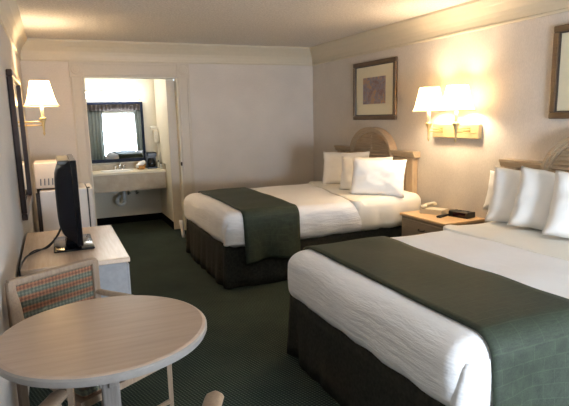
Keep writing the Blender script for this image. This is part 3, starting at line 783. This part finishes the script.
# wall dispenser
t = thing('hair_dryer', 'white wall-mounted hair dryer on the right alcove wall', 'hair dryer', (1.70, .84, 1.26))
b = BM(); box(b, -.065, 0, -.05, .05, -.09, .09, .015, 3); obj('holder', b, M['dispenser'], t, True)
b = BM(); tube(b, smoothpath([(-.03, .02, .105), (-.06, .01, .12), (-.09, 0, .122), (-.11, 0, .118)], 4), [.034]*13, 14); tube(b, [(-.05, 0, .12), (-.055, -.01, -.02)], .015, 10)
obj('dryer', b, M['dispenser'], t, 'all')
b = BM(); tube(b, smoothpath([(-.03, -.02, -.1), (-.03, -.02, -.2), (-.02, -.03, -.27), (-.01, -.03, -.22)], 5), .006, 8); obj('cord', b, M['dispenser'], t, 'all')
# coffee maker
t = thing('coffee_maker', 'dark coffee maker on the right end of the vanity counter', 'coffee maker', (1.56, .80, vz))
b = BM(); box(b, -.07, .07, -.09, .08, 0, .03, .008, 2); box(b, -.07, .07, .01, .08, .03, .2, .006, 2); box(b, -.07, .07, -.085, .08, .17, .235, .012, 2); obj('body', b, M['coffee'], t)
b = BM(); lathe(b, [(.045, .03), (.056, .05), (.055, .10), (.04, .135), (.042, .15)], (0, -.035, 0), 20); cf = obj('carafe', b, M['blackgloss'], t, 'all')
b = BM(); tube(b, smoothpath([(-.03, -.08, .13), (-.04, -.115, .12), (-.04, -.115, .07), (-.03, -.08, .06)], 4), .007, 8); obj('handle', b, M['coffee'], cf, 'all')
# amenity basket and cloth
t = thing('basket', 'small amber basket on the vanity counter left of coffee maker', 'basket', (1.40, .76, vz))
b = BM(); lathe(b, [(.045, 0), (.06, .03), (.072, .06), (.066, .06), (.055, .03), (.04, .008)], (0, 0, 0), 24); obj('bowl', b, M['amber'], t, 'all')
b = BM(); rbox(b, -.07, .08, -.045, .045, 0, .055, .025, .03, fn=lambda p: Vector((p.x, p.y+.012*math.sin(p.x*50), p.z+.012*math.sin(p.x*34+p.y*30))))
o = obj('face_towel', b, M['towel'], None, 'all'); o.location = (1.405, .76, vz+.045); o.rotation_euler = (0, -.35, 0)
tag(o, 'rolled white face towel lying in the amber basket', 'towel')
for x, y, h, lab in ((1.645, .70, .12, 'taller pale bottle right of the coffee maker'), (1.665, .62, .085, 'shorter pale toiletry bottle at the counter\'s right end')):
    t = thing('toiletry_bottle', lab, 'bottle', (x, y, vz), 0, 'toiletry bottles by the coffee maker')
    b = BM(); lathe(b, [(.014, 0), (.017, .006), (.017, h*.7), (.008, h*.82)], (0, 0, 0), 16); obj('bottle', b, M['bottle'], t, 'all')
    b = BM(); lathe(b, [(.009, h*.82), (.009, h)], (0, 0, 0), 14); obj('cap', b, M['gasket'], t, 'all')

# ------------------------------------------------------------------ round table
t = thing('round_table', 'round pale wood-look table in the foreground left', 'table', (.376, -4.99, 0))
R0, TZ = .373, .757
b = BM(); lathe(b, [(R0-.006, TZ-.004), (R0-.016, TZ)], (0, 0, 0), 72, False)
vs = [b.verts.new(((R0-.016)*math.cos(2*PI*q/72), (R0-.016)*math.sin(2*PI*q/72), TZ)) for q in range(72)]; b.faces.new(vs)
bmesh.ops.remove_doubles(b, verts=b.verts[:], dist=1e-5)
obj('tabletop', b, M['tabletop'], t)
b = BM(); lathe(b, [(R0-.02, TZ-.034), (R0-.004, TZ-.032), (R0, TZ-.024), (R0, TZ-.01), (R0-.006, TZ-.004)], (0, 0, 0), 72); obj('edge_band', b, M['tablerim'], t, True)
b = BM(); box(b, -.028, .036, -.032, .032, .06, TZ-.034, .008, 2); obj('pedestal', b, M['greywood'], t)
for k in range(4):
    a = PI/2*k+.35
    b = BM(); pts = [(.03, TZ-.034), (.30, TZ-.034), (.30, TZ-.055)]+[(.30-.26*math.sin(PI/2*i/8), TZ-.055-.16*(1-math.cos(PI/2*i/8))) for i in range(1, 9)]+[(.03, TZ-.22)]
    prism(b, pts, -.017, .017, 'y'); o = obj('bracket', b, M['greywood'], t); o.rotation_euler = (0, 0, a)
    b = BM(); pts = [(.02, 0), (.33, 0), (.34, .02), (.32, .04), (.1, .085), (.02, .10)]; prism(b, pts, -.025, .025, 'y'); o = obj('foot', b, M['greywood'], t); o.rotation_euler = (0, 0, a)

# ------------------------------------------------------------------ armchairs (local: back at y=0, sitter faces +y)
def make_chair(label, loc, rotz, group, rise=(0, 0)):
    t = thing('armchair', label, 'chair', loc, rotz, group)
    wb, wf, D, HZ, AZ = .208, .25, .50, .84, .655
    # seat
    b = BM()
    poly = [(-wb+.02, .03), (wb-.02, .03), (wf-.02, D-.01), (-wf+.02, D-.01)]
    prism(b, poly, .40, .43, 'z'); obj('seat_frame', b, M['palewood'], t)
    b = BM(); rbox(b, -.21, .21, .04, D-.02, .428, .47, .02, .08); obj('seat', b, M['cane'], t, 'all')
    # back
    b = BM(); prism(b, [(-wb+.01, .50), (wb-.01, .50), (wb-.01, HZ-.02), (-wb+.01, HZ-.02)], -.012, .004, 'y')
    obj('back_panel', b, M['cane'], t)
    b = BM(); box(b, -wb-.012, wb+.012, -.022, .016, HZ-.03, HZ, .008, 2); obj('top_rail', b, M['palewood'], t)
    b = BM(); box(b, -wb, wb, -.018, .012, .47, .505, .006, 2); obj('lower_rail', b, M['palewood'], t)
    for s in (-1, 1):
        b = BM(); box(b, s*wb-.018, s*wb+.018, -.022, .018, 0, HZ-.01, .008, 2); obj('leg', b, M['palewood'], t)
        b = BM(); tube(b, [(s*wf, D-.04, AZ-.02), (s*wf, D-.04, 0)], [.017, .012], 4); obj('leg', b, M['palewood'], t)
        # arm: rises from the rear post, sweeps forward and ends in a rounded paddle
        b = BM()
        up_ = rise[0 if s < 0 else 1]
        P = smoothpath([(s*wb, .0, AZ+.015+up_), (s*(wb+.014), .05, AZ+.008+up_*.6), (s*(wf+.004), .15, AZ), (s*(wf+.006), .32, AZ), (s*wf, D-.06, AZ), (s*wf, D-.005, AZ)], 7)
        n = len(P); rr = [.018+.012*min(1, i/(n*.5)) for i in range(n)]
        rr[-1] = .012; rr[-2] = .023; rr[-3] = .028
        tube(b, P, rr, 12, .013); obj('arm', b, M['palewood'], t, 'all')
    b = BM(); tube(b, [(-wf+.01, D-.04, .2), (wf-.01, D-.04, .2)], .011, 8); obj('stretcher', b, M['palewood'], t, 'all')
    return t
make_chair('pale wood armchair with woven cane back between table and dresser', (.218, -4.352, 0), PI+.54, 'armchairs at the round table', (0, .13))
make_chair('pale wood armchair at bottom edge, only rounded arm end visible', (.215, -5.765, 0), -.47, 'armchairs at the round table')

# ------------------------------------------------------------------ lights
l = bpy.data.lights.new('window_daylight', 'AREA'); l.shape = 'RECTANGLE'; l.size = WX1-WX0-.1; l.size_y = WZ1-WZ0-.1; l.energy = 170; l.color = (.74, .86, 1)
o = bpy.data.objects.new('window_daylight', l); COL.objects.link(o); o.location = ((WX0+WX1)/2, YR-.04, (WZ0+WZ1)/2); o.rotation_euler = (PI/2, 0, 0)
o.rotation_euler = (-PI/2, 0, PI)
o.matrix_world = Matrix.Translation(o.location) @ Matrix.Rotation(PI/2+math.radians(8), 4, 'X')
w = bpy.data.worlds.new('World'); bpy.context.scene.world = w; w.use_nodes = True
w.node_tree.nodes['Background'].inputs[0].default_value = (.75, .85, 1, 1); w.node_tree.nodes['Background'].inputs[1].default_value = 2.0

# ------------------------------------------------------------------ camera
yaw, pitch, roll, f = .4044, -.1748, -.0243, 517.83
cy, sy = math.cos(yaw), math.sin(yaw); r = Vector((cy, -sy, 0)); fw = Vector((sy, cy, 0)); up = Vector((0, 0, 1))
cp, sp = math.cos(pitch), math.sin(pitch); f2 = fw*cp+up*sp; u2 = up*cp-fw*sp
cr, sr = math.cos(roll), math.sin(roll); r3 = r*cr+u2*sr; u3 = u2*cr-r*sr
cd = bpy.data.cameras.new('camera'); cam = bpy.data.objects.new('camera', cd); COL.objects.link(cam)
m = Matrix((( r3.x, u3.x, -f2.x, .2651), (r3.y, u3.y, -f2.y, -6.8981), (r3.z, u3.z, -f2.z, 1.5097), (0, 0, 0, 1)))
cam.matrix_world = m
cd.sensor_width = 36; cd.lens = f*36/569; cd.shift_x = 6.382/569; cd.shift_y = 4.516/569; cd.clip_start = .05
bpy.context.scene.camera = cam
sc = bpy.context.scene
sc.view_settings.view_transform = 'Standard'; sc.view_settings.look = 'None'; sc.view_settings.exposure = 0.62
sc.cycles.max_bounces = 10; sc.cycles.diffuse_bounces = 5; sc.cycles.sample_clamp_indirect = 6
